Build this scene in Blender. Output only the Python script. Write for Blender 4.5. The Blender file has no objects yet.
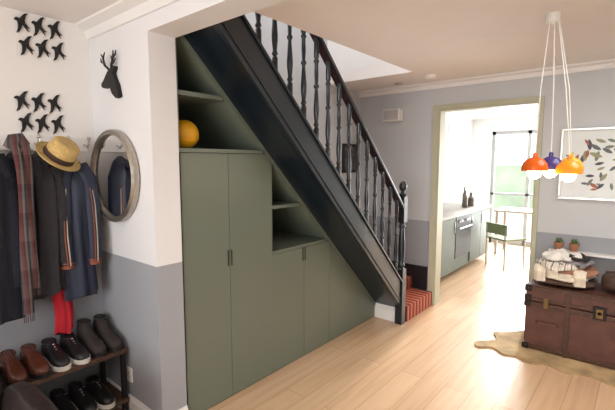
import bpy, bmesh, math, random
from mathutils import Vector, Matrix
random.seed(4)
S=bpy.context.scene
try:
    S.view_settings.view_transform='Standard'
except Exception: pass

# ---------------------------------------------------------------- materials
def srgb(c):
    return tuple([(x/255/12.92 if x/255<=0.04045 else ((x/255+0.055)/1.055)**2.4) for x in c])+(1,)
def newmat(name):
    m=bpy.data.materials.new(name); m.use_nodes=True
    return m,m.node_tree.nodes,m.node_tree.links,m.node_tree.nodes['Principled BSDF']
def mat(name,c,rough=.6,metal=0,var=.06,scale=8,bump=0.0,bscale=60,emit=0,coat=0):
    m,n,l,b=newmat(name)
    c=srgb(c)
    tc=n.new('ShaderNodeTexCoord'); no=n.new('ShaderNodeTexNoise'); no.inputs['Scale'].default_value=scale
    l.new(tc.outputs['Object'],no.inputs['Vector'])
    r=n.new('ShaderNodeValToRGB'); r.color_ramp.elements[0].position=.3; r.color_ramp.elements[1].position=.7
    r.color_ramp.elements[0].color=tuple(x*(1-var) for x in c[:3])+(1,)
    r.color_ramp.elements[1].color=tuple(min(1,x*(1+var)) for x in c[:3])+(1,)
    l.new(no.outputs['Fac'],r.inputs['Fac']); l.new(r.outputs['Color'],b.inputs['Base Color'])
    b.inputs['Roughness'].default_value=rough; b.inputs['Metallic'].default_value=metal
    if coat: b.inputs['Coat Weight'].default_value=coat
    if bump:
        n2=n.new('ShaderNodeTexNoise'); n2.inputs['Scale'].default_value=bscale
        l.new(tc.outputs['Object'],n2.inputs['Vector'])
        bp=n.new('ShaderNodeBump'); bp.inputs['Strength'].default_value=bump; bp.inputs['Distance'].default_value=.01
        l.new(n2.outputs['Fac'],bp.inputs['Height']); l.new(bp.outputs['Normal'],b.inputs['Normal'])
    if emit:
        b.inputs['Emission Color'].default_value=c; b.inputs['Emission Strength'].default_value=emit
    return m
def wallmat(name,up,lo,h):
    m,n,l,b=newmat(name)
    g=n.new('ShaderNodeNewGeometry'); s=n.new('ShaderNodeSeparateXYZ'); l.new(g.outputs['Position'],s.inputs[0])
    mt=n.new('ShaderNodeMath'); mt.operation='GREATER_THAN'; mt.inputs[1].default_value=h; l.new(s.outputs['Z'],mt.inputs[0])
    mx=n.new('ShaderNodeMix'); mx.data_type='RGBA'
    mx.inputs['A'].default_value=srgb(lo); mx.inputs['B'].default_value=srgb(up)
    l.new(mt.outputs[0],mx.inputs['Factor']); l.new(mx.outputs['Result'],b.inputs['Base Color'])
    b.inputs['Roughness'].default_value=.75
    no=n.new('ShaderNodeTexNoise'); no.inputs['Scale'].default_value=90; l.new(g.outputs['Position'],no.inputs['Vector'])
    bp=n.new('ShaderNodeBump'); bp.inputs['Strength'].default_value=.06; bp.inputs['Distance'].default_value=.005
    l.new(no.outputs['Fac'],bp.inputs['Height']); l.new(bp.outputs['Normal'],b.inputs['Normal'])
    return m
def floormat():
    m,n,l,b=newmat('oak_boards')
    g=n.new('ShaderNodeNewGeometry'); mp=n.new('ShaderNodeMapping'); mp.inputs['Rotation'].default_value=(0,0,math.pi/2)
    l.new(g.outputs['Position'],mp.inputs['Vector'])
    br=n.new('ShaderNodeTexBrick'); br.offset=.37
    br.inputs['Scale'].default_value=1; br.inputs['Brick Width'].default_value=1.9; br.inputs['Row Height'].default_value=.16
    br.inputs['Mortar Size'].default_value=.0016; br.inputs['Bias'].default_value=-.1
    br.inputs['Color1'].default_value=srgb((220,188,154)); br.inputs['Color2'].default_value=srgb((208,174,140)); br.inputs['Mortar'].default_value=srgb((172,136,106))
    l.new(mp.outputs[0],br.inputs['Vector'])
    mp2=n.new('ShaderNodeMapping'); mp2.inputs['Scale'].default_value=(28,1.5,1); l.new(g.outputs['Position'],mp2.inputs['Vector'])
    no=n.new('ShaderNodeTexNoise'); no.inputs['Scale'].default_value=1; no.inputs['Detail'].default_value=5; l.new(mp2.outputs[0],no.inputs['Vector'])
    mx=n.new('ShaderNodeMix'); mx.data_type='RGBA'; mx.blend_type='MULTIPLY'; mx.inputs['Factor'].default_value=.3
    r=n.new('ShaderNodeValToRGB'); r.color_ramp.elements[0].color=(.62,.52,.43,1); r.color_ramp.elements[1].color=(1,1,1,1)
    r.color_ramp.elements[0].position=.3; r.color_ramp.elements[1].position=.6
    l.new(no.outputs['Fac'],r.inputs['Fac']); l.new(br.outputs['Color'],mx.inputs['A']); l.new(r.outputs['Color'],mx.inputs['B'])
    l.new(mx.outputs['Result'],b.inputs['Base Color']); b.inputs['Roughness'].default_value=.27
    return m
def stripemat(name,cols,scale,axis='Y',rough=.9):
    m,n,l,b=newmat(name)
    tc=n.new('ShaderNodeTexCoord'); s=n.new('ShaderNodeSeparateXYZ'); l.new(tc.outputs['Object'],s.inputs[0])
    mu=n.new('ShaderNodeMath'); mu.operation='MULTIPLY'; mu.inputs[1].default_value=scale; l.new(s.outputs[axis],mu.inputs[0])
    fr=n.new('ShaderNodeMath'); fr.operation='FRACT'; l.new(mu.outputs[0],fr.inputs[0])
    r=n.new('ShaderNodeValToRGB'); r.color_ramp.interpolation='CONSTANT'
    e=r.color_ramp.elements
    while len(e)<len(cols): e.new(.5)
    for i,c in enumerate(cols): e[i].position=i/len(cols)
    for i,c in enumerate(cols): e[i].color=srgb(c)
    l.new(fr.outputs[0],r.inputs['Fac']); l.new(r.outputs['Color'],b.inputs['Base Color']); b.inputs['Roughness'].default_value=rough
    return m

M={}
M['wall_back']=wallmat('paint_back_room',(194,197,200),(152,155,160),.885)
M['wall_hall']=wallmat('paint_hall',(228,227,228),(158,160,165),.955)
M['wall_birds']=wallmat('paint_birds_wall',(236,233,229),(158,160,165),.955)
M['white']=mat('white_paint',(236,234,232),.6,var=.01)
M['ceil']=mat('ceiling_paint',(236,231,228),.8,var=.01)
M['floor']=floormat()
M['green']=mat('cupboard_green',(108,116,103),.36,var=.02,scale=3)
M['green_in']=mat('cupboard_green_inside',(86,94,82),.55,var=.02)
M['black']=mat('stair_black_gloss',(22,31,39),.3,var=.05,coat=.3)
M['slot']=mat('handle_dark',(45,50,42),.5)
M['carpet']=stripemat('stair_carpet',[(165,60,45),(120,35,30),(60,28,30),(190,90,60),(150,45,38),(205,150,110)],14,'Y')
M['tan']=mat('door_frame_olive',(182,180,156),.5,var=.03)
M['chrome']=mat('brushed_nickel',(200,195,188),.28,1,var=.04)
M['silver']=mat('mirror_frame_silver',(186,180,170),.3,.9,var=.12,scale=40,bump=.25,bscale=70)
M['glass']=mat('mirror_glass',(235,235,235),.02,1,var=0)
M['blk']=mat('matt_black',(20,18,18),.6)
M['plast']=mat('white_plastic',(235,232,226),.4,var=.01)

# ---------------------------------------------------------------- mesh builder
class MB:
    def __init__(s): s.v=[];s.f=[];s.m=[]
    def add(s,V,F,mi=0):
        o=len(s.v); s.v+= [tuple(p) for p in V]
        for f in F: s.f.append([i+o for i in f]); s.m.append(mi)
        return s
    def box(s,x0,x1,y0,y1,z0,z1,mi=0,T=None):
        V=[Vector((x,y,z)) for x in(x0,x1) for y in(y0,y1) for z in(z0,z1)]
        if T: V=[T@p for p in V]
        return s.add(V,[(0,1,3,2),(4,6,7,5),(0,4,5,1),(2,3,7,6),(0,2,6,4),(1,5,7,3)],mi)
    def prismX(s,P,x0,x1,mi=0):
        n=len(P); V=[(x0,y,z) for y,z in P]+[(x1,y,z) for y,z in P]
        return s.add(V,[list(range(n))[::-1],list(range(n,2*n))]+[(i,(i+1)%n,n+(i+1)%n,n+i) for i in range(n)],mi)
    def prismY(s,P,y0,y1,mi=0):
        n=len(P); V=[(x,y0,z) for x,z in P]+[(x,y1,z) for x,z in P]
        return s.add(V,[list(range(n)),list(range(n,2*n))[::-1]]+[(i,(i+1)%n,n+(i+1)%n,n+i) for i in range(n)],mi)
    def prismZ(s,P,z0,z1,mi=0):
        n=len(P); V=[(x,y,z0) for x,y in P]+[(x,y,z1) for x,y in P]
        return s.add(V,[list(range(n))[::-1],list(range(n,2*n))]+[(i,(i+1)%n,n+(i+1)%n,n+i) for i in range(n)],mi)
    def loft(s,R,mi=0,cap=True,closed=True):
        n=len(R[0]); V=[p for r in R for p in r]; F=[]
        for k in range(len(R)-1):
            for i in range(n if closed else n-1):
                j=(i+1)%n; F.append((k*n+i,k*n+j,(k+1)*n+j,(k+1)*n+i))
        if cap: F.append(list(range(n))[::-1]); F.append([(len(R)-1)*n+i for i in range(n)])
        return s.add(V,F,mi)
    def lathe(s,P,c=(0,0,0),seg=16,mi=0,T=None,cap=True):
        R=[]
        for r,z in P:
            r=max(r,.0004)
            R.append([Vector((r*math.cos(2*math.pi*i/seg),r*math.sin(2*math.pi*i/seg),z)) for i in range(seg)])
        if T: R=[[T@p for p in r] for r in R]
        R=[[p+Vector(c) for p in r] for r in R]
        return s.loft(R,mi,cap)
    def tube(s,pts,rad,seg=10,mi=0,flat=1):
        pts=[Vector(p) for p in pts]; R=[]
        if not isinstance(rad,(list,tuple)): rad=[rad]*len(pts)
        for i,p in enumerate(pts):
            d=(pts[min(i+1,len(pts)-1)]-pts[max(i-1,0)]).normalized()
            a=Vector((1,0,0)) if abs(d.x)<.8 else Vector((0,1,0))
            u=d.cross(a).normalized(); w=d.cross(u)
            R.append([p+u*rad[i]*math.cos(2*math.pi*k/seg)+w*rad[i]*flat*math.sin(2*math.pi*k/seg) for k in range(seg)])
        return s.loft(R,mi)
    def torus(s,R0,r,T,seg=40,ps=10,mi=0):
        V=[];F=[]
        for i in range(seg):
            a=2*math.pi*i/seg
            for j in range(ps):
                b=2*math.pi*j/ps; q=R0+r*math.cos(b)
                V.append(T@Vector((q*math.cos(a),q*math.sin(a),r*math.sin(b))))
        for i in range(seg):
            for j in range(ps):
                F.append((i*ps+j,((i+1)%seg)*ps+j,((i+1)%seg)*ps+(j+1)%ps,i*ps+(j+1)%ps))
        return s.add(V,F,mi)
    def blob(s,c,sz,mi=0,p=2.0,T=None,nu=20,nv=12,lump=0,seed=0):
        rnd=random.Random(seed); ph=[rnd.uniform(0,6) for _ in range(6)]
        V=[];F=[]
        def sg(x,e): return math.copysign(abs(x)**e,x)
        e=2/p
        for j in range(nv+1):
            t=-math.pi/2+math.pi*j/nv
            for i in range(nu):
                a=2*math.pi*i/nu
                k=1+lump*(math.sin(3*a+ph[0])*math.cos(2*t+ph[1])+.6*math.sin(5*a+ph[2]+3*t))
                q=Vector((sz[0]*sg(math.cos(t),e)*sg(math.cos(a),e)*k,sz[1]*sg(math.cos(t),e)*sg(math.sin(a),e)*k,sz[2]*sg(math.sin(t),e)*k))
                if T: q=T@q
                V.append(q+Vector(c))
        for j in range(nv):
            for i in range(nu):
                F.append((j*nu+i,j*nu+(i+1)%nu,(j+1)*nu+(i+1)%nu,(j+1)*nu+i))
        return s.add(V,F,mi)
    def obj(s,name,mats,smooth=False,parent=None,bevel=0,angle=40):
        me=bpy.data.meshes.new(name); me.from_pydata(s.v,[],s.f)
        if not isinstance(mats,(list,tuple)): mats=[mats]
        for m in mats: me.materials.append(m)
        for p,mi in zip(me.polygons,s.m): p.material_index=mi
        bm=bmesh.new(); bm.from_mesh(me)
        if smooth: bmesh.ops.remove_doubles(bm,verts=bm.verts,dist=.0002)
        bmesh.ops.recalc_face_normals(bm,faces=bm.faces); bm.to_mesh(me); bm.free()
        if smooth:
            for p in me.polygons: p.use_smooth=True
            try: me.set_sharp_from_angle(angle=math.radians(angle))
            except Exception: pass
        o=bpy.data.objects.new(name,me); S.collection.objects.link(o)
        if parent: o.parent=parent
        if bevel:
            b=o.modifiers.new('bevel','BEVEL'); b.width=bevel; b.segments=2; b.limit_method='ANGLE'; b.angle_limit=math.radians(35)
        return o
def empty(name):
    o=bpy.data.objects.new(name,None); o.empty_display_size=.1; S.collection.objects.link(o); return o
def box(name,x0,x1,y0,y1,z0,z1,m,parent=None,bevel=0):
    return MB().box(x0,x1,y0,y1,z0,z1).obj(name,m,parent=parent,bevel=bevel)

# ---------------------------------------------------------------- room shell
XL=-2.6; XR=1.6; YF=4.07; YM=1.107; YB=1.26; ZC=2.29; YN=-3.0; YK=8.0; HX=-1.665; HY=3.45
box('floor',XL-.1,XR+.1,YN-.1,YK+.1,-.1,0,M['floor'])
box('wall_left',XL-.1,XL,YN-.1,YM,0,ZC+.1,M['wall_birds'])
box('wall_left_stairs',XL-.1,XL,YM,YF+.1,0,4.2,M['wall_back'])
b=MB(); b.box(XR,XR+.1,YN-.1,YF+.1,0,ZC+.1); b.obj('wall_right',M['wall_back'])
b=MB(); b.box(XL,-1.94,YM,YB,0,ZC); b.box(-1.94,XR,YM,YB,2.14,ZC); b.obj('wall_hall_stub',M['wall_hall'])
DX0,DX1,DZ=-1.67,-.75,2.035
b=MB(); b.box(XL,DX0-.0,YF,YF+.12,0,ZC); b.box(DX1,XR,YF,YF+.12,0,ZC); b.box(DX0,DX1,YF,YF+.12,DZ,ZC)
b.obj('wall_far',M['wall_back'])
b=MB(); b.box(XL,-1.3,YN-.1,YN,0,ZC); b.box(1.3,XR,YN-.1,YN,0,ZC); b.box(-1.3,1.3,YN-.1,YN,0,.5); b.box(-1.3,1.3,YN-.1,YN,2.15,ZC)
b.obj('wall_near',M['wall_hall'])
b=MB()
for x in(-1.3,-.45,.4,1.25): b.box(x,x+.05,YN-.08,YN-.03,.5,2.15)
for z in(.5,1.3,2.1): b.box(-1.3,1.3,YN-.08,YN-.03,z,z+.05)
b.obj('window_1',M['white'])
b=MB(); b.box(XL-.1,XR+.1,YN-.1,YB,ZC,ZC+.12); b.box(HX,XR+.1,YB,YK+.1,ZC,ZC+.12); b.box(XL-.1,HX,HY,YK+.1,ZC,ZC+.12)
b.obj('ceiling',M['ceil'])
box('wall_stairwell_right',HX,HX+.06,YB,HY,ZC+.12,4.2,M['white'])
box('wall_stairwell_far',XL,HX+.06,HY,HY+.06,ZC+.12,4.2,M['white'])
box('wall_stairwell_near',XL,HX+.06,.3,.36,ZC+.12,4.2,M['white'])
box('ceiling_stairwell',XL-.1,HX+.1,.3,HY+.1,4.2,4.3,M['ceil'])
box('wall_stairwell_side',HX,HX+.06,.3,YB,ZC+.12,4.2,M['white'])
def cove(s=.07):
    return [(0,0),(0,-s),(.012,-s),(.018,-s*.8),(s*.35,-s*.42),(s*.8,-.018),(s,-.012),(s,0)]
b=MB(); b.prismX([(YM-p,ZC+q) for p,q in cove(.075)],XL,XR); b.obj('trim_1',M['white'],smooth=True)
b=MB(); b.prismX([(YF-p,ZC+q) for p,q in cove(.06)],XL,XR); b.obj('trim_2',M['white'],smooth=True)
b=MB(); b.prismY([(XR-p,ZC+q) for p,q in cove(.06)],YB,YF-.06); b.obj('trim_3',M['white'],smooth=True)
def skirt(h=.12,t=.016): return [(0,0),(t,0),(t,h*.8),(t*.5,h*.93),(t*.4,h),(0,h)]
b=MB(); b.prismX([(YM-p,q) for p,q in skirt()],XL,-1.924); b.prismY([(-1.94+p,q) for p,q in skirt()],YM-.016,YB-.002); b.obj('baseboard_hall',M['white'])
b=MB(); b.prismX([(YF-p,q) for p,q in skirt()],DX1+.04,XR); b.obj('baseboard_far',M['white'])
b=MB(); b.prismY([(XR-p,q) for p,q in skirt()],YN,YF); b.obj('baseboard_right',M['white'])
b=MB(); b.prismY([(XL+p,q) for p,q in skirt()],YN,YM-.016); b.obj('baseboard_left',M['white'])
b=MB()
b.box(DX0-.0,DX0+.03,YF-.01,YF+.13,0,DZ); b.box(DX1-.025,DX1,YF-.01,YF+.13,0,DZ); b.box(DX0+.03,DX1-.025,YF-.01,YF+.13,DZ-.03,DZ)
b.box(DX0-.045,DX0+.012,YF-.022,YF-.0005,0,DZ+.03); b.box(DX1-.012,DX1+.02,YF-.022,YF-.0005,0,DZ+.03); b.box(DX0+.012,DX1-.012,YF-.022,YF-.0005,DZ-.012,DZ+.03)
b.obj('trim_4',M['tan'])

# ---------------------------------------------------------------- staircase
zl=lambda y:1.19+.98*(2.33-y)
zu=lambda y:.53+.98*(3.24-y)
st=empty('staircase')
SX0,SX1=-1.72,-1.68
b=MB(); b.prismX([(3.40,zl(3.40)),(1.265,zl(1.265)),(1.265,zu(1.265)),(3.40,zu(3.40))],SX0,SX1)
o=b.obj('outer_string',M['black'],parent=st,bevel=.004)
b=MB(); b.prismX([(3.40,zu(3.40)),(1.265,zu(1.265)),(1.265,zu(1.265)+.022),(3.40,zu(3.40)+.022)],SX0-.012,SX1+.012)
b.obj('string_capping',M['black'],parent=st)
b=MB(); b.prismX([(3.40,zl(3.40)+.045),(1.265,zl(1.265)+.045),(1.265,zl(1.265)+.06),(3.40,zl(3.40)+.06)],SX1,SX1+.006)
b.obj('string_bead',M['black'],parent=st)
b=MB(); b.prismX([(3.40,zl(3.40)),(1.265,zl(1.265)),(1.265,zl(1.265)+.02),(3.40,zl(3.40)+.02)],XL+.002,SX0)
b.obj('soffit',M['black'],parent=st)
b=MB(); y=3.42; z=.36; k=0
while z<2.45:
    b.box(XL+.002,SX0,y-.195,y+.012,z-.03,z); b.box(XL+.002,SX0,y-.012,y,z-.19,z-.03); y-=.194; z+=.19
b.box(XL+.002,-1.9,3.42,YF-.002,0,.27); b.box(-1.9,-1.66,3.46,YF-.03,0,.15)
b.obj('carpeted_steps',M['carpet'],parent=st,bevel=.006)
b=MB(); b.box(-1.96,-1.70,3.395,3.44,0,.14); b.box(-1.965,-1.70,3.385,3.395,.0,.115); b.obj('base_plinth',M['white'],parent=st,bevel=.003)
b=MB(); b.box(XL+.002,-1.73,YF-.02,YF-.001,.15,.40); b.obj('stair_skirting',M['black'],parent=st)
NX,NY=-1.70,3.40
b=MB()
b.box(NX-.035,NX+.035,NY-.035,NY+.035,0,.52)
b.lathe([(.034,.52),(.02,.535),(.03,.55),(.03,.565),(.022,.58),(.03,.64),(.033,.70),(.028,.80),(.021,.90),(.03,.91),(.03,.925),(.022,.94),(.034,.955)],(NX,NY,0),16)
b.box(NX-.033,NX+.033,NY-.033,NY+.033,.955,1.19)
b.lathe([(.033,1.19),(.04,1.20),(.04,1.21),(.018,1.22),(.016,1.235),(.03,1.25),(.037,1.275),(.035,1.30),(.022,1.32),(.002,1.33)],(NX,NY,0),16)
b.obj('newel_post',M['black'],smooth=True,parent=st)
zr=lambda y:1.76+.98*(2.67-y)
prof=[(-.03,0),(.03,0),(.034,.018),(.028,.04),(.012,.052),(-.012,.052),(-.028,.04),(-.034,.018)]
b=MB(); b.loft([[Vector((NX+p,y,zr(y)+q)) for p,q in prof] for y in(3.38,1.3)])
b.obj('handrail',M['black'],smooth=True,parent=st)
b=MB(); y=3.29
while y>1.28:
    z0=zu(y)+.015; z1=zr(y)+.012; h=z1-z0
    P=[(.017,0),(.017,.14),(.011,.155),(.018,.17),(.018,.18),(.012,.20),(.018,.28),(.019,.33),(.015,.42),(.011,.50),(.0105,.52),(.018,.535),(.018,.55),(.011,.565),(.014,.66),(.012,.76),(.018,.775),(.018,.79),(.011,.80),(.017,.82),(.017,1)]
    b.lathe([(r,z0+t*h) for r,t in P],(NX,y,0),10); y-=.128
b.obj('balusters',M['black'],smooth=True,parent=st,angle=50)

# ---------------------------------------------------------------- under-stairs cupboard
cu=empty('understairs_cupboard'); CX=-1.96; BX=-2.56
top=lambda y: zl(y)-.034
def cb(name,fn,m=M['green'],bev=0.0):
    b=MB(); fn(b); return b.obj(name,m,parent=cu,bevel=bev)
def f(b):
    b.prismX([(3.385,zl(3.385)-.034),(1.264,zl(1.264)-.034),(1.264,zl(1.264)-.003),(3.385,zl(3.385)-.003)],BX,CX)
cb('sloping_top',f)
cb('side_panel_1',lambda b:b.box(BX,CX,1.264,1.28,0,top(1.28)))
cb('side_panel_2',lambda b:b.box(BX,CX-.001,1.968,1.984,0.04,top(1.984)))
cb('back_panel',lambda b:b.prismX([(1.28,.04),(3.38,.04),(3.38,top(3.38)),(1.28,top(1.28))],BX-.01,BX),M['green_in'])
cb('shelf_1',lambda b:b.box(BX,CX-.006,1.28,2.33-(1.885+.034-1.19)/.98,1.86,1.885))
cb('niche_floor_1',lambda b:b.box(BX,CX-.0,1.28,2.33-(1.575+.034-1.19)/.98,1.553,1.575))
cb('shelf_2',lambda b:b.box(BX,CX-.006,1.984,2.33-(1.20+.034-1.19)/.98,1.178,1.20))
cb('niche_floor_2',lambda b:b.box(BX,CX-.0,1.984,2.33-(.885+.034-1.19)/.98,.863,.885))
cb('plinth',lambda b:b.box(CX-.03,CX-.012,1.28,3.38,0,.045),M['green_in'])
F=CX+.0; D0=CX-.02; zb_=.012
cb('door_panel_1',lambda b:b.box(D0,F,1.268,1.6085,zb_,1.55),bev=.002)
cb('door_panel_2',lambda b:b.prismX([(1.6115,zb_),(1.975,zb_),(1.975,top(1.975)-.002),(1.93,1.55),(1.6115,1.55)],D0,F),bev=.002)
cb('door_panel_3',lambda b:b.box(D0,F,1.978,2.318,zb_,.86),bev=.002)
cb('door_panel_4',lambda b:b.prismX([(2.321,zb_),(2.64,zb_),(2.64,top(2.64)-.004),(2.62,.86),(2.321,.86)],D0,F),bev=.002)
cb('door_panel_5',lambda b:b.prismX([(2.643,zb_),(3.38,zb_),(3.38,top(3.38)-.004),(2.643,top(2.643)-.004)],D0,F),bev=.002)
for i,(y,z) in enumerate([(1.597,.86),(1.623,.86),(2.306,.76),(2.333,.76)]):
    cb('handle_%d'%(i+1),lambda b:b.box(F-.002,F+.004,y-.004,y+.004,z,z+.10),M['slot'])
b=MB(); b.blob((-2.08,1.39,1.575+.083),(.083,.083,.083),nu=28,nv=18); b.torus(.083,.0025,Matrix.Translation((-2.08,1.39,1.658))@Matrix.Rotation(.5,4,'Y'),mi=0)
b.obj('yellow_ball',mat('yellow_rubber',(228,166,24),.4),smooth=True)

# ---------------------------------------------------------------- silhouettes
def silhouette(name,polys,T,m,ext=.004,parent=None):
    cu_=bpy.data.curves.new(name,'CURVE'); cu_.dimensions='2D'; cu_.fill_mode='BOTH'; cu_.extrude=ext
    for P in polys:
        s=cu_.splines.new('POLY'); s.points.add(len(P)-1)
        for i,(x,y) in enumerate(P): s.points[i].co=(x,y,0,1)
        s.use_cyclic_u=True
    cu_.materials.append(m); o=bpy.data.objects.new(name,cu_); S.collection.objects.link(o); o.matrix_world=T
    if parent: o.parent=parent
    return o
bird=[(-.52,.10),(-.42,.22),(-.30,.24),(-.12,.20),(.02,.34),(.22,.50),(.50,.56),(.32,.36),(.24,.14),(.26,.0),(.42,-.14),(.62,-.22),(.40,-.24),(.46,-.44),(.24,-.24),(.06,-.10),(-.02,-.30),(-.18,-.50),(-.42,-.60),(-.28,-.36),(-.26,-.10),(-.30,.04),(-.42,.08)]
TB=lambda y,z:Matrix(((0,0,1,XL+.006),(1,0,0,y),(0,1,0,z),(0,0,0,1)))
for gz,gy in((2.175,.845),(1.77,.82)):
    polys=[]
    for r in range(2):
        for c in range(3):
            cx=(c-1)*.078+(.012 if r else 0); cz=(.055 if r==0 else -.058)
            polys.append([(cx+.064*x,cz+.096*y) for x,y in bird])
    silhouette('swallow_wall_decal',polys,TB(gy,gz),M['blk'],.003)
sg_=empty('stag_head_wall_plaque')
TD=Matrix(((1,0,0,-2.31),(0,0,-1,YM-.014),(0,1,0,1.972),(0,0,0,1)))
head=[(.095,-.12),(.06,-.128),(.02,-.10),(-.005,-.062),(-.03,-.052),(-.07,-.062),(-.098,-.052),(-.10,-.034),(-.07,-.018),(-.045,.004),(-.02,.024),(.0,.03),(.012,.022),(.05,.045),(.058,.036),(.035,.008),(.05,-.02),(.075,-.055)]
silhouette('head_and_neck',[head],TD,M['blk'],.012,sg_)
b=MB()
def an(P,r): b.tube([TD@Vector((x,y,z)) for x,y,z in P],r,8)
an([(-.008,.026,0),(-.028,.055,.02),(-.022,.09,.03),(.0,.118,.03)],[.007,.007,.006,.003])
an([(-.024,.06,.02),(-.055,.075,.025),(-.06,.095,.025)],[.006,.005,.003]); an([(-.022,.088,.028),(-.045,.115,.03)],[.005,.003])
an([(.004,.026,0),(.03,.055,.01),(.05,.085,.01),(.055,.125,.01)],[.007,.007,.006,.003])
an([(.03,.055,.01),(.055,.062,.01),(.078,.08,.01)],[.006,.005,.003]); an([(.048,.083,.01),(.078,.10,.01),(.085,.12,.01)],[.005,.005,.003]); an([(.04,.07,.01),(.028,.10,.01)],[.005,.003])
b.obj('antlers',M['blk'],smooth=True,parent=sg_)

# ---------------------------------------------------------------- round mirror
mi=empty('round_wall_mirror'); MC=Vector((-2.32,YM-.03,1.42))
T=Matrix.Translation(MC)@Matrix.Rotation(math.pi/2,4,'X')
b=MB(); b.lathe([(.252,-.028),(.260,-.02),(.260,.0),(.252,.014),(.244,.010),(.238,.014),(.232,.006),(.228,-.001),(.226,-.012)],seg=64,T=T,cap=False)
b.torus(.238,.006,T@Matrix.Translation((0,0,.008)),64,8); b.torus(.255,.006,T@Matrix.Translation((0,0,.004)),64,8)
b.obj('frame',M['silver'],smooth=True,parent=mi)
b=MB(); b.lathe([(.0,-.006),(.2285,-.006),(.2285,-.02),(0,-.02)],seg=64,T=T); b.obj('glass',M['glass'],smooth=True,parent=mi)

so=empty('wall_socket')
b=MB(); b.box(-2.375,-2.25,YM-.01,YM-.0005,.21,.295); b.obj('plate',M['plast'],parent=so,bevel=.003)
b=MB()
for x in(-2.345,-2.28):
    b.box(x-.003,x+.003,YM-.0115,YM-.0095,.258,.268); b.box(x-.012,x-.006,YM-.0115,YM-.0095,.24,.246); b.box(x+.006,x+.012,YM-.0115,YM-.0095,.24,.246)
b.obj('pin_holes',M['blk'],parent=so)

# ---------------------------------------------------------------- coats
WX=XL+.024
def coat(name,cy,z1,z0,hw,dp,m,xf=None,shoulder=.5,fold=.10,k=7,seed=0,sleeves=None,extra=None,parent=None,flare=1.15,mats=None,sl=.60):
    rnd=random.Random(seed); ph=rnd.uniform(0,6); ph2=rnd.uniform(0,6)
    b=MB(); R=[]; N=26; n=56
    for j in range(N+1):
        t=j/N; z=z1+(z0-z1)*t
        w=hw*(shoulder*.35+(1-shoulder*.35)*min(1,(t/.13))**.6)*(1+(flare-1)*t)
        if t<.02: w*=.4
        d=dp*(.35+.65*min(1,t/.2)**.7)
        cx=WX+d+.005+(xf or 0)
        ring=[]
        for i in range(n):
            a=2*math.pi*i/n
            g=1+fold*(.25+t)*(math.sin(k*a+ph+1.2*t)+.5*math.sin((k+4)*a+ph2-2*t))
            x=cx+d*math.cos(a)*g; y=cy+w*math.sin(a)*g+.006*math.sin(6*t+ph)
            ring.append(Vector((max(x,WX),min(y,YM-.012),z+.010*math.sin(3*a+ph)*t)))
        R.append(ring)
    b.loft(R)
    cxx=WX+dp+.005+(xf or 0)
    for sd in (sleeves or []):
        y0=cy+sd*hw*.80; q=sl/.6
        pts=[(cxx+.01,cy+sd*hw*.45,z1-.05),(cxx+.025,y0,z1-.13*q),(cxx+.04,y0+sd*.012,z1-.28*q),(cxx+.045,y0+sd*.014,z1-.44*q),(cxx+.05,y0+sd*.008,z1-.60*q)]
        b.tube(pts,[.040,.052,.05,.046,.04],14,0)
        if extra:
            b.tube([Vector(pts[-1])+Vector((0,0,.015)),Vector(pts[-1])-Vector((0,0,.02))],[.041,.037],14,1)
            for qq,mi_ in((-.010,1),(.003,2)):
                P=[Vector(p)+Vector((.047,qq,0)) for p in pts[1:]]
                b.tube(P,.0036,6,mi_)
    b.tube([(cxx-.01,cy-hw*.32,z1-.05),(cxx+dp*.6,cy-.2*hw,z1-.055),(cxx+dp*.8,cy,z1-.075),(cxx+dp*.6,cy+.2*hw,z1-.055),(cxx-.01,cy+hw*.32,z1-.045)],.017,8,0)
    return b.obj(name,mats or [m],smooth=True,parent=parent,angle=60)
navy=mat('navy_wool',(24,27,38),.9,bump=.4,bscale=120); char=mat('charcoal_wool',(44,41,45),.95,bump=.5,bscale=90)
navy2=mat('navy_nylon',(27,34,56),.6,bump=.3,bscale=14); rust=mat('rust_stripe',(140,78,54),.7); cream=mat('cream_stripe',(180,168,155),.7)
red=mat('red_fabric',(185,30,45),.85,bump=.3); grn=mat('dark_olive_wool',(42,42,45),.95,bump=.5,bscale=90)
coat('dark_overcoat',.53,1.58,.72,.095,.11,navy,seed=1,sleeves=[1],sl=.70)
coat('grey_wool_coat',.680,1.57,.78,.07,.070,grn,seed=7,k=8)
coat('charcoal_coat',.785,1.56,.80,.060,.085,char,seed=2,k=6,sleeves=[1],sl=.60)
coat('navy_tracksuit_jacket',.93,1.535,.74,.08,.082,navy2,seed=3,sleeves=[-1,1],extra=True,mats=[navy2,rust,cream],sl=.60)
coat('red_hanging_bag',.845,.86,.54,.045,.035,red,xf=.03,seed=5,fold=.12,flare=1.0)
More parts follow.
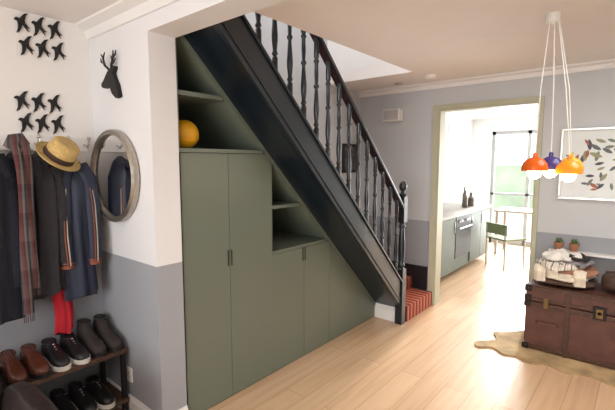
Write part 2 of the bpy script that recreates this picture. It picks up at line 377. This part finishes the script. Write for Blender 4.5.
def plaid(name):
    m,n,l,b=newmat(name); tc=n.new('ShaderNodeTexCoord'); s=n.new('ShaderNodeSeparateXYZ'); l.new(tc.outputs['Object'],s.inputs[0])
    outs=[]
    for ax,sc,cols in(('Y',22,[(74,38,40),(104,98,96),(40,38,42),(80,76,76),(104,42,44)]),('Z',7,[(88,82,80),(70,64,64),(50,44,46),(100,84,80)])):
        mu=n.new('ShaderNodeMath'); mu.operation='MULTIPLY'; mu.inputs[1].default_value=sc; l.new(s.outputs[ax],mu.inputs[0])
        fr=n.new('ShaderNodeMath'); fr.operation='FRACT'; l.new(mu.outputs[0],fr.inputs[0])
        r=n.new('ShaderNodeValToRGB'); r.color_ramp.interpolation='CONSTANT'; e=r.color_ramp.elements
        while len(e)<len(cols): e.new(.5)
        for i in range(len(cols)): e[i].position=i/len(cols)
        for i in range(len(cols)): e[i].color=srgb(cols[i])
        l.new(fr.outputs[0],r.inputs['Fac']); outs.append(r.outputs['Color'])
    mx=n.new('ShaderNodeMix'); mx.data_type='RGBA'; mx.inputs['Factor'].default_value=.3
    l.new(outs[0],mx.inputs['A']); l.new(outs[1],mx.inputs['B']); l.new(mx.outputs['Result'],b.inputs['Base Color']); b.inputs['Roughness'].default_value=.95
    return m
b=MB()
for j,(yy,zb,xx) in enumerate([(.640,.74,-2.36),(.675,.86,-2.37)]):
    R=[]
    for i in range(18):
        t=i/17; z=1.60-(1.60-zb)*t
        y=yy+.010*math.sin(5*t+j)+(.01*t); x=xx+.03*math.sin(min(1,t*6)*math.pi/2)-.03+.008*math.sin(9*t+j)
        w=.025*(.75+.30*t); R.append([Vector((x+.013*math.cos(a),y+w*math.sin(a)*(1+.1*math.sin(4*a)),z)) for a in [2*math.pi*q/16 for q in range(16)]])
    b.loft(R)
    for q in range(6):
        yq=yy+.010*math.sin(5+j)+.01+(q-2.5)*.009; xq=xx+.008*math.sin(9+j)
        b.tube([(xq,yq,zb+.003),(xq+.003*math.sin(q),yq+.002*math.cos(q*2),zb-.045)],.0022,5)
b.tube([(-2.41,.625,1.57),(-2.39,.64,1.615),(-2.39,.66,1.62),(-2.40,.685,1.58)],.028,10)
b.obj('tartan_scarf',plaid('tartan_knit'),smooth=True,angle=60)
rk=empty('coat_rack')
b=MB(); b.box(XL+.0,XL+.02,.20,1.06,1.56,1.64); b.obj('board',M['white'],parent=rk,bevel=.003)
b=MB()
for y in(.30,.53,.68,.785,.93,1.04):
    b.tube([(XL+.02,y,1.60),(XL+.06,y,1.585),(XL+.085,y,1.60),(XL+.09,y,1.63)],.006,8); b.blob((XL+.09,y,1.635),(.011,.011,.011),nu=10,nv=8)
b.obj('hooks',M['chrome'],smooth=True,parent=rk)
hm=mat('straw',(200,170,108),.8,bump=.6,bscale=160,var=.15,scale=60); hb=mat('hat_band',(64,44,36),.8)
ht=empty('straw_trilby_hat')
T=Matrix.Translation((-2.375,.825,1.525))@Matrix.Rotation(math.radians(38),4,'Y')@Matrix.Rotation(math.radians(-20),4,'X')
b=MB(); P=[(.0,.098),(.03,.094),(.055,.097),(.066,.088),(.071,.05),(.076,.0),(.09,-.006),(.108,-.004),(.114,.004),(.114,.007),(.104,0),(.09,-.002),(.073,.003)]
b.lathe(P,seg=40,T=T,cap=False); b.obj('crown_and_brim',hm,smooth=True,parent=ht,angle=70)
b=MB(); b.lathe([(.0775,.003),(.0785,.006),(.075,.03),(.0735,.03)],seg=40,T=T,cap=False); b.obj('band',hb,smooth=True,parent=ht)

# ---------------------------------------------------------------- shoe rack + shoes
wood=mat('dark_walnut',(74,52,40),.45,var=.25,scale=14)
sr=empty('shoe_rack'); RX=-2.26
b=MB()
for z in(.40,.10): b.box(XL+.02,RX,.05,1.085,z,z+.025)
b.obj('shelves',wood,parent=sr,bevel=.003)
b=MB()
for y in(.06,1.055):
    for x in(XL+.03,RX-.035): b.box(x,x+.025,y,y+.025,0,.40)
b.obj('legs',M['blk'],parent=sr)
def shoe(name,x,y,z,ang,mu,ms,ml,kind='trainer',L=.27):
    T=Matrix.Translation((x,y,z))@Matrix.Rotation(ang,4,'Z')
    sec=[(0,.024,.07),(.012,.033,.083),(.045,.037,.082),(.085,.036,.072),(.115,.037,.074),(.15,.040,.058),(.19,.0435,.045),(.23,.040,.037),(.258,.028,.028),(.27,.008,.014)]
    if kind=='boot': sec=[(a,w,h*1.6 if a<.10 else h*1.15) for a,w,h in sec]
    b=MB(); k=L/.27; n=14; R=[]
    for a,w,h in sec:
        R.append([T@Vector((a*k-.13,w*math.copysign(abs(math.cos(t))**.7,math.cos(t)),.02+h*max(0.0,math.sin(t))**.75)) for t in [math.pi*i/(n-1) for i in range(n)]])
    b.loft(R,0,closed=True)
    O=[(a*k-.13-(0.006 if i==0 else 0),w+.003) for i,(a,w,h) in enumerate(sec)]; O[-1]=(O[-1][0]+.006,.012)
    poly=O+[(a,-w) for a,w in O[::-1]]; m=len(poly)
    V=[T@Vector((p,q,zz)) for zz in(0,.024) for p,q in poly]
    b.add(V,[list(range(m))[::-1],list(range(m,2*m))]+[(i,(i+1)%m,m+(i+1)%m,m+i) for i in range(m)],1)
    hh=.096 if kind!='boot' else .147
    Tm=T@Matrix.Translation((-.085,0,hh-.004))@Matrix.Rotation(.08,4,'Y')@Matrix.Scale(1.25,4,(1,0,0))
    b.torus(.03,.006,Tm,20,8,0)
    b.lathe([(0,.003),(.028,.002),(.028,-.004),(0,-.004)],seg=18,T=Tm,mi=2)
    for i in range(4):
        a=-.02+i*.019; hz=.094-.009*i if kind!='boot' else .103-.008*i
        b.tube([T@Vector((a,-.02,hz-.012)),T@Vector((a+.003,0,hz+.001)),T@Vector((a,.02,hz-.012))],.0028,6,3)
    b.obj(name,[mu,ms,M['blk'],ml],smooth=True,angle=50)
blkL=mat('black_leather',(30,28,30),.35); brnL=mat('brown_leather',(88,48,34),.25,var=.15); dk=mat('dark_suede',(52,44,42),.8); wsole=mat('white_rubber',(215,212,205),.6); bsole=mat('black_rubber',(18,18,18),.7); lace=mat('cream_lace',(200,195,188),.8); lace2=mat('dark_lace',(40,36,34),.8)
zs=.4255; xs=-2.395
shoe('brown_brogue',xs,.565,zs,-.03,brnL,bsole,lace2); shoe('brown_brogue',xs,.66,zs,.0,brnL,bsole,lace2)
shoe('trainer',xs,.757,zs,-.01,blkL,wsole,lace); shoe('trainer',xs,.852,zs,.01,blkL,wsole,lace)
shoe('ankle_boot',xs-.01,.947,zs,0,dk,bsole,lace2,'boot'); shoe('ankle_boot',xs-.01,1.04,zs,.0,dk,bsole,lace2,'boot')
shoe('black_shoe',xs,.36,zs,0,blkL,bsole,lace2); shoe('black_shoe',xs,.46,zs,.0,blkL,bsole,lace2)
for i,y in enumerate((.49,.585,.68,.775,.87,.965)):
    kw_=[('suede_shoe',dk,bsole,lace2),('suede_shoe',dk,bsole,lace2),('black_shoe',blkL,bsole,lace2),('black_shoe',blkL,bsole,lace2),('trainer',blkL,wsole,lace),('trainer',blkL,wsole,lace)][i]
    shoe(kw_[0],xs+.02,y,.1255,0,kw_[1],kw_[2],kw_[3])

# ---------------------------------------------------------------- leather armchair (corner)
lea=mat('dark_brown_leather',(50,40,38),.35,var=.15,bump=.3,bscale=35)
ch=empty('leather_armchair')
def lb(n,c,s,p=5,**k):
    b=MB(); b.blob(c,s,p=p,nu=36,nv=20,**k); return b.obj(n,lea,smooth=True,parent=ch,angle=80)
ax,ay=-1.92,.18
lb('seat_base',(ax,ay,.2),(.31,.33,.14)); lb('seat_cushion',(ax+.02,ay,.39),(.25,.24,.075),4)
lb('arm_far',(ax,ay+.33,.31),(.32,.075,.22),3.2); lb('arm_near',(ax,ay-.33,.31),(.32,.075,.22),3.2); lb('backrest',(ax-.24,ay,.42),(.085,.28,.24),4)
b=MB()
for dx in(-.25,.25):
    for dy in(-.3,.3): b.lathe([(.022,0),(.03,.09)],(ax+dx,ay+dy,0),12)
b.obj('feet',wood,smooth=True,parent=ch)

# ---------------------------------------------------------------- far wall items
sc=empty('wall_sconce')  # white box sconce on the far wall
b=MB(); b.box(-2.25,-2.05,YF-.10,YF-.001,1.93,2.06); b.obj('housing',M['plast'],parent=sc,bevel=.012)
b=MB(); b.box(-2.235,-2.065,YF-.106,YF-.099,1.945,2.045); b.obj('grille',mat('grille_grey',(190,188,186),.7,bump=.6,bscale=300),parent=sc)
fr=empty('framed_picture_small'); Y0,Y1,Z0,Z1=3.72,4.02,1.38,1.70
b=MB(); b.box(XL+.001,XL+.02,Y0,Y0+.03,Z0,Z1); b.box(XL+.001,XL+.02,Y1-.03,Y1,Z0,Z1); b.box(XL+.001,XL+.02,Y0+.03,Y1-.03,Z0,Z0+.03); b.box(XL+.001,XL+.02,Y0+.03,Y1-.03,Z1-.03,Z1)
b.obj('frame',M['blk'],parent=fr); box('print',XL+.001,XL+.008,Y0+.03,Y1-.03,Z0+.03,Z1-.03,mat('dark_print',(90,80,80),.5,var=.6,scale=25),fr)
ar=empty('framed_artwork'); A0,A1,AZ0,AZ1=-.585,-.02,1.19,1.775
b=MB(); t=.018
b.box(A0,A1,YF-.035,YF-.001,AZ0,AZ0+t); b.box(A0,A1,YF-.035,YF-.001,AZ1-t,AZ1); b.box(A0,A0+t,YF-.035,YF-.001,AZ0+t,AZ1-t); b.box(A1-t,A1,YF-.035,YF-.001,AZ0+t,AZ1-t)
b.obj('frame',M['chrome'],parent=ar,bevel=.002)
box('mount',A0+t,A1-t,YF-.012,YF-.002,AZ0+t,AZ1-t,mat('paper_pale',(220,226,226),.5,var=.03),ar)
TA=lambda x,z,s,r:Matrix.Translation((x,YF-.0135,z))@Matrix(((1,0,0,0),(0,0,-1,0),(0,1,0,0),(0,0,0,1)))@Matrix.Rotation(r,4,'Z')@Matrix.Scale(s,4)
leaf=[(0,0),(.12,.15),(.2,.5),(.12,.8),(0,1),(-.12,.8),(-.18,.45),(-.1,.12)]
rl=random.Random(12); cs=[(80,82,92),(120,130,120),(160,100,80),(100,106,112),(150,150,120)]
for i in range(44):
    a=rl.uniform(0,6.28); rr=.21*math.sqrt(rl.uniform(.0,1))
    silhouette('leaf_shape_%d'%(i+1),[leaf],TA(-.31+rr*1.02*math.cos(a),1.48+rr*math.sin(a),rl.uniform(.05,.10),rl.uniform(0,6.28)),mat('ink_%d'%i,cs[i%5],.7),.0005+.00002*i,ar)
b=MB(); b.lathe([(.0,-.035),(.035,-.034),(.05,-.025),(.055,-.008),(.055,-.0005),(0,-.0005)],(-1.60,3.70,ZC),24); b.obj('smoke_alarm',M['plast'],smooth=True)
b=MB(); b.lathe([(.0,-.012),(.03,-.012),(.034,-.004),(.045,-.003),(.047,-.0005),(0,-.0005)],(-2.01,3.86,ZC),24); b.obj('ceiling_downlight',M['chrome'],smooth=True)

# ---------------------------------------------------------------- pendant cluster
pe=empty('pendant_light_cluster'); PX,PY=-.45,2.6
b=MB(); b.lathe([(0,-.045),(.03,-.045),(.036,-.035),(.036,-.0005),(0,-.0005)],(PX,PY,ZC),24); b.obj('ceiling_rose',M['plast'],smooth=True,parent=pe)
cols={'orange':(228,100,22),'purple':(70,58,124),'yellow':(244,176,30),'amber':(235,150,30)}
lamps=[('orange',-.085,-.06,1.46),('purple',.035,.0,1.465),('yellow',.165,.03,1.46),('amber',.075,-.10,1.445)]
R=Vector((.769,.639,0)); Fd=Vector((-.639,.769,0))
opal=mat('opal_bulb',(255,238,212),.4,emit=9,var=0)
for n_,r_,f_,z in lamps:
    p=Vector((PX,PY,z))+R*r_+Fd*f_
    b=MB(); b.lathe([(.066,-.008),(.065,.010),(.057,.035),(.040,.055),(.014,.066),(.012,.066),(.038,.053),(.055,.031),(.062,.01),(.064,-.008)],(p.x,p.y,p.z),28,cap=False)
    b.lathe([(.012,.064),(.012,.085),(.004,.09),(.0,.09)],(p.x,p.y,p.z),14); b.obj('shade_'+n_,mat('enamel_'+n_,cols[n_],.25),smooth=True,parent=pe)
    b=MB(); b.blob((p.x,p.y,p.z-.016),(.037,.037,.037),nu=20,nv=14); b.obj('bulb_'+n_,opal,smooth=True,parent=pe)
    b=MB(); q=Vector((PX,PY,ZC-.04))+R*r_*.25+Fd*f_*.2
    b.tube([q,(q*.5+(p+Vector((0,0,.09)))*.5)+R*r_*.12,p+Vector((0,0,.088))],.0028,6); b.obj('cord_'+n_,M['plast'],parent=pe)
    L=bpy.data.lights.new('bulb_light_'+n_,'POINT'); L.energy=2; L.color=(1,.8,.55); L.shadow_soft_size=.03; lo=bpy.data.objects.new('bulb_light_'+n_,L); lo.location=p-Vector((0,0,.09)); lo.parent=pe; S.collection.objects.link(lo)

# ---------------------------------------------------------------- hide rug, trunk
rug=mat('animal_hide',(182,156,116),.95,var=.3,scale=7,bump=.8,bscale=60)
pts=[(-1.02,3.42),(-.98,3.34),(-.88,3.40),(-.78,3.33),(-.70,3.36),(-.58,3.30),(-.48,3.36),(-.36,3.30),(-.22,3.36),(-.05,3.30),(.15,3.36),(.4,3.34),(.6,3.42),(.62,3.7),(.5,3.98),(.1,4.0),(-.4,4.0),(-.7,3.97),(-.86,3.80),(-.96,3.72),(-.90,3.6),(-.95,3.5)]
def smoothp(P):
    n=len(P); o=[]
    for i in range(n):
        a,b_,c,d=[Vector(P[(i+k)%n]) for k in(-1,0,1,2)]
        for t in(0,.33,.66): o.append(tuple(.5*((2*b_)+(c-a)*t+(2*a-5*b_+4*c-d)*t*t+(3*b_-a-3*c+d)*t**3)))
    return o
b=MB(); b.prismZ(smoothp(pts),.0005,.012); b.obj('hide_rug',rug)
tk=empty('vintage_trunk'); X0,X1,Y0,Y1,ZB,ZT=-.69,.28,3.56,3.98,.014,.53
tl=mat('trunk_brown_canvas',(90,54,44),.5,var=.25,scale=9,bump=.25,bscale=25); rb=mat('trunk_wood_rib',(74,48,34),.5,var=.2,scale=20); mt=mat('trunk_iron',(44,38,36),.45,.7); br=mat('brass_old',(120,96,60),.45,.9)
b=MB(); b.box(X0,X1,Y0,Y1,ZB,.40); b.box(X0,X1,Y0,Y1,.405,ZT); b.obj('body',tl,parent=tk,bevel=.008)
b=MB()
for z in(.03,.365,.415,.50): b.box(X0-.006,X1+.006,Y0-.009,Y0,z,z+.024)
for x in(-.42,-.02): 
    b.box(x,x+.035,Y0-.008,Y0,ZB,ZT); b.box(x,x+.035,Y0,Y1,ZT,ZT+.007)
b.box(X0-.005,X1+.005,Y0-.005,Y0+.03,ZT,ZT+.006)
b.obj('wood_ribs',rb,parent=tk,bevel=.002)
b=MB()
for x in(X0-.008,X1-.04):
    for z in(ZB,.485,.36,.41): b.box(x,x+.048,Y0-.012,Y0+.04,z,z+.045)
b.box(-.245,-.165,Y0-.014,Y0,.36,.46)
b.obj('iron_corners',mt,parent=tk,bevel=.003)
b=MB()
for x in [X0+.02+i*.06 for i in range(16)]:
    for z in(.042,.377,.427,.512): b.blob((x,Y0-.011,z),(.005,.004,.005),nu=8,nv=6)
b.box(-.225,-.185,Y0-.02,Y0-.013,.375,.44); b.lathe([(0,-.012),(.012,-.012),(.012,.0),(0,.0)],T=Matrix.Translation((-.205,Y0-.02,.41))@Matrix.Rotation(math.pi/2,4,'X'),seg=14)
for x in(-.56,.12): b.box(x,x+.03,Y0-.02,Y0-.012,.37,.45)
b.obj('brass_fittings',br,smooth=True,parent=tk)
b=MB(); b.tube([(-.60,Y0-.014,.25),(-.59,Y0-.035,.255),(-.53,Y0-.04,.255),(-.47,Y0-.035,.255),(-.46,Y0-.014,.25)],.010,8); b.obj('leather_handle',tl,smooth=True,parent=tk)

tp=empty('clothes_pile')
stp=stripemat('ticking_stripe',[(222,216,206),(120,116,118),(222,216,206),(200,192,180),(222,216,206)],24,'X')
def cloth(n,c,s,m,r=0,seed=0,cr=1.0):
    rnd=random.Random(seed); ph=[rnd.uniform(0,6) for _ in range(8)]
    b=MB(); nu,nv=56,18; V=[];F=[]; T=Matrix.Rotation(r,4,'Z')
    sg=lambda x,e: math.copysign(abs(x)**e,x)
    for j in range(nv+1):
        t=-math.pi/2+math.pi*j/nv
        for i in range(nu):
            a=2*math.pi*i/nu; ct=max(0,math.cos(t))
            k=1+.07*cr*math.sin(3*a+ph[0])+.05*cr*math.sin(7*a+ph[1]+2*t)
            x=s[0]*ct**.5*sg(math.cos(a),.7)*k; y=s[1]*ct**.5*sg(math.sin(a),.7)*k
            z=s[2]*sg(math.sin(t),.7)
            if z>0: z+=cr*(.009*math.sin(42*x+ph[2]+20*y)+.008*math.sin(55*y-18*x+ph[3]))
            z-=cr*.03*max(0,(abs(y)/s[1]-.75))*(1 if y<0 else .2)
            V.append(T@Vector((x,y,z))+Vector(c))
    for j in range(nv):
        for i in range(nu): F.append((j*nu+i,j*nu+(i+1)%nu,(j+1)*nu+(i+1)%nu,(j+1)*nu+i))
    b.add(V,F); b.obj(n,m,smooth=True,parent=tp,angle=85)
zt=ZT+.010
W=lambda n,c:mat(n,c,.95,bump=.5,bscale=90)
creamw=W('cream_wool',(222,212,194)); whitew=W('white_wool',(232,228,222))
cloth('blanket_brown',(-.45,3.76,zt+.032),(.20,.165,.026),W('brown_wool',(84,64,54)),.06,1,.5)
cloth('towel_cream',(-.47,3.755,zt+.077),(.20,.16,.026),creamw,-.08,2,1)
cloth('cloth_rust',(-.40,3.77,zt+.118),(.16,.14,.022),W('rust_wool',(156,112,90)),.15,6)
cloth('cloth_striped',(-.50,3.74,zt+.150),(.155,.14,.026),stp,.38,3,1.2)
cloth('throw_grey',(-.42,3.77,zt+.184),(.13,.12,.022),W('grey_wool',(140,136,138)),-.3,8,1.3)
cloth('scarf_white',(-.49,3.76,zt+.216),(.12,.10,.026),whitew,-.5,4,1.7)
cloth('cloth_black',(-.37,3.72,zt+.222),(.06,.06,.018),W('black_wool',(46,40,42)),.5,5,1.3)
b=MB()
for k_,(x,zz,ln) in enumerate([(-.61,.15,.12),(-.53,.165,.10),(-.35,.14,.11)]):
    Rg=[]
    for i in range(8):
        t=i/7; yy=3.64-.045*math.sin(min(1,t*1.6)*math.pi/2)-.010*math.sin(t*5); z_=zt+zz-ln*t**1.4
        Rg.append([(x+.04*math.cos(a)*(1+.15*math.sin(3*a+k_)),yy+.008*math.sin(a)+.006*math.sin(5*math.cos(a)),z_+.004*math.sin(a)) for a in [2*math.pi*q/18 for q in range(18)]])
    b.loft(Rg)
b.obj('draped_ends',creamw,smooth=True,parent=tp,angle=80)
hd=empty('leather_holdall'); hl=mat('holdall_leather',(66,46,38),.45,var=.2,bump=.3,bscale=40)
b=MB(); b.blob((-.06,3.75,zt+.075),(.16,.11,.072),p=3.4,nu=44,nv=20,lump=.02,seed=3); b.obj('body',hl,smooth=True,parent=hd,angle=80)
b=MB()
for yy in(3.71,3.79):
    b.tube([(-.14,yy,zt+.13),(-.13,yy,zt+.17),(-.09,yy,zt+.195),(-.03,yy,zt+.195),(.01,yy,zt+.17),(.02,yy,zt+.13)],.007,8)
b.tube([(-.20,3.75,zt+.142),(-.06,3.75,zt+.150),(.08,3.75,zt+.142)],.006,8)
b.obj('handles',hl,smooth=True,parent=hd)
b=MB()
for x in(-.14,.02):
    for yy in(3.71,3.79): b.torus(.009,.002,Matrix.Translation((x,yy,zt+.138))@Matrix.Rotation(math.pi/2,4,'X'),14,6)
b.obj('buckles',br,smooth=True,parent=hd)
box('wall_shelf',-.62,.10,3.985,YF-.001,.735,.755,M['white'],bevel=.002)
terr=mat('terracotta',(176,120,90),.8); leafm=mat('succulent_green',(86,112,70),.6,var=.3,scale=30)
for (x,y) in((-.55,4.02),(-.44,4.02)):
    pp=empty('potted_succulent'); zz=.756
    b=MB(); b.lathe([(0,0),(.024,0),(.034,.05),(.037,.052),(.037,.065),(.031,.065),(.029,.055),(0,.055)],(x,y,zz),18); b.obj('pot',terr,smooth=True,parent=pp)
    b=MB()
    for i in range(14):
        a=i*2.4; l=.016+.018*(i%3)/2; tip=Vector((x+math.cos(a)*l,y+math.sin(a)*l*.9,zz+.055+.05-.01*(i%3)))
        b.tube([(x,y,zz+.05),(Vector((x,y,zz+.055))+tip)/2,tip],[.004,.008,.001],6)
    b.obj('leaves',leafm,smooth=True,parent=pp)

# ---------------------------------------------------------------- kitchen
kw=mat('kitchen_white',(214,216,216),.7,var=.01)
box('wall_kitchen_left',XL-.1,XL,YF+.12,YK+.1,0,ZC,kw)
box('wall_kitchen_right',.6,.7,YF+.12,YK,0,ZC,kw)
b=MB(); b.box(XL,-2.25,YK,YK+.1,0,ZC); b.box(.2,.6,YK,YK+.1,0,ZC); b.box(-2.25,.2,YK,YK+.1,2.05,ZC); b.obj('wall_kitchen_far',kw)
b=MB()
for x in(-2.25,-1.66,-1.07,-.48,.14): b.box(x,x+.06,YK+.02,YK+.07,0,2.05)
b.box(-2.25,.2,YK+.02,YK+.07,1.99,2.05); b.box(-2.25,.2,YK+.02,YK+.07,0,.1); b.box(-2.25,.2,YK+.02,YK+.07,.9,.94)
b.obj('window_2',mat('window_frame_grey',(150,154,154),.5))
kc=empty('kitchen_base_units'); KX=-1.86; gk=mat('kitchen_unit_green_grey',(92,100,90),.6)
b=MB(); b.box(XL+.005,KX-.02,4.3,5.22,.08,.80); b.box(XL+.005,KX-.02,5.81,6.7,.08,.80); b.box(XL+.005,KX-.02,5.22,5.81,.08,.24); b.obj('carcass',gk,parent=kc)
b=MB()
for y0,y1 in((4.3,4.75),(4.756,5.215),(5.815,6.25),(6.256,6.7)): b.box(KX-.02,KX,y0,y1,.10,.79)
b.obj('unit_doors',gk,parent=kc,bevel=.003)
b=MB(); b.box(XL+.005,KX+.02,4.3,6.72,.80,.835); b.obj('worktop',mat('worktop_pale',(130,124,116),.5),parent=kc)
b=MB()
for y in(4.72,5.18,5.85,6.29): b.box(KX,KX+.012,y-.006,y+.006,.60,.74)
b.obj('unit_handles',M['chrome'],parent=kc)
ov=empty('built_in_oven')
b=MB(); b.box(KX-.5,KX+.004,5.23,5.80,.25,.795); b.obj('front',mat('oven_glass_black',(12,12,14),.55),parent=ov)
b=MB(); b.tube([(KX+.03,5.28,.64),(KX+.03,5.75,.64)],.010,8); b.box(KX+.004,KX+.03,5.29,5.30,.635,.645); b.box(KX+.004,KX+.03,5.73,5.74,.635,.645)
for y in(5.33,5.41,5.60,5.69): b.lathe([(0,0),(.018,0),(.016,.018),(0,.018)],T=Matrix.Translation((KX+.004,y,.73))@Matrix.Rotation(math.pi/2,4,'Y'),seg=12)
b.obj('handle_and_knobs',M['chrome'],smooth=True,parent=ov)
wc=empty('kitchen_wall_cupboards'); gw=mat('wall_unit_grey',(160,166,164),.6)
b=MB(); b.box(XL+.005,-2.27,4.6,6.3,1.38,2.05); b.obj('carcass',gw,parent=wc)
b=MB()
for i in range(4): b.box(-2.27,-2.252,4.605+i*.424,4.605+i*.424+.416,1.385,2.045)
b.obj('cupboard_doors',gw,parent=wc,bevel=.003)
b=MB()
for i,(y,h,r) in enumerate([(4.95,.22,.035),(5.05,.28,.03),(5.15,.18,.045),(6.1,.25,.035),(6.2,.3,.03),(6.35,.2,.05)]):
    b.lathe([(0,0),(r,0),(r,h*.6),(r*.4,h*.75),(r*.35,h),(0,h)],(-2.10+.05*(i%2),y,.8355),16)
b.obj('kitchen_bottles',mat('bottle_mixed',(90,82,68),.4,var=.6,scale=5),smooth=True)
def chair(name,x,y,ang,m):
    e=empty(name); T=Matrix.Translation((x,y,0))@Matrix.Rotation(ang,4,'Z')
    b=MB(); b.box(-.19,.19,-.19,.19,.40,.425,0,T); b.box(-.19,.19,.17,.19,.48,.63,0,T); b.obj('seat_and_back',m,parent=e,bevel=.004)
    b=MB()
    for dx in(-.17,.17):
        b.tube([T@Vector((dx,-.17,0)),T@Vector((dx,-.17,.4))],.014,8); b.tube([T@Vector((dx,.18,0)),T@Vector((dx,.18,.6))],.014,8)
    b.obj('legs',M['chrome'],smooth=True,parent=e)
chair('kitchen_chair',-1.52,6.3,2.6,mat('sage_green_seat',(116,130,96),.6))
kt=empty('kitchen_table'); b=MB(); b.box(-1.9,-1.0,7.0,7.6,.70,.73); b.obj('top',mat('pale_table',(170,158,142),.6),parent=kt,bevel=.004)
b=MB()
for x in(-1.87,-1.07):
    for y in(7.03,7.53): b.box(x,x+.04,y,y+.04,0,.70)
b.obj('legs',mat('pale_table_leg',(160,150,136),.6),parent=kt)
box('ground_garden',-8,8,YK+.11,16,-.12,-.02,mat('patio',(215,215,208),.9))
box('garden_fence',-8,8,14,14.1,-.1,1.4,mat('fence_green',(170,185,160),.9,var=.2,scale=1.5))

# ---------------------------------------------------------------- lights
def area(name,loc,rot,sx,sy,e,c=(1,1,1)):
    L=bpy.data.lights.new(name,'AREA'); L.shape='RECTANGLE'; L.size=sx; L.size_y=sy; L.energy=e; L.color=c
    o=bpy.data.objects.new(name,L); o.location=loc; o.rotation_euler=rot; S.collection.objects.link(o)
area('daylight_front_window',(0,YN-.15,1.33),(math.pi/2,0,0),2.6,1.65,110,(.98,.99,1))
area('daylight_kitchen_window',(-1.0,YK+.14,1.05),(-math.pi/2,0,0),2.4,1.95,230,(.97,.99,1))
area('kitchen_fill',(-.9,6.2,ZC-.02),(0,0,0),1.6,2.4,22,(.98,.99,1))  # fill panel added below the kitchen ceiling; no roof window there
area('stairwell_fill',(-2.1,2.2,4.18),(0,0,0),.7,1.6,26,(1,.99,.98))  # area light added to brighten the shaft; its ceiling has no opening
area('ceiling_fill_front_room',(-.3,-.6,ZC-.02),(0,0,0),1.2,1.2,22,(1,.96,.92))  # added fill out of view, in place of ceiling bounce; no fitting
area('ceiling_fill_back_room',(.4,2.6,ZC-.02),(0,0,0),1.0,1.0,22,(1,.97,.94))  # added fill for the back room, separate from the pendants; no fitting
L=bpy.data.lights.new('sun','SUN'); L.energy=5; L.angle=math.radians(5); L.color=(1,.96,.9)
so_=bpy.data.objects.new('sun',L); el=math.radians(18.5)
d=Vector((.10,-1,-math.tan(el))); so_.rotation_euler=d.to_track_quat('-Z','Y').to_euler(); so_.location=(-2,12,5); S.collection.objects.link(so_)
w=bpy.data.worlds.new('sky'); S.world=w; w.use_nodes=True
bg=w.node_tree.nodes['Background']; bg.inputs[0].default_value=(.95,.97,1,1); bg.inputs[1].default_value=2.5

# ---------------------------------------------------------------- camera
cam=bpy.data.cameras.new('camera'); cam.lens=24; cam.sensor_width=36; cam.clip_start=.05
co=bpy.data.objects.new('camera',cam); co.location=(0,0,1.5); co.rotation_euler=(math.radians(84),0,math.radians(39.7)); S.collection.objects.link(co)
S.camera=co
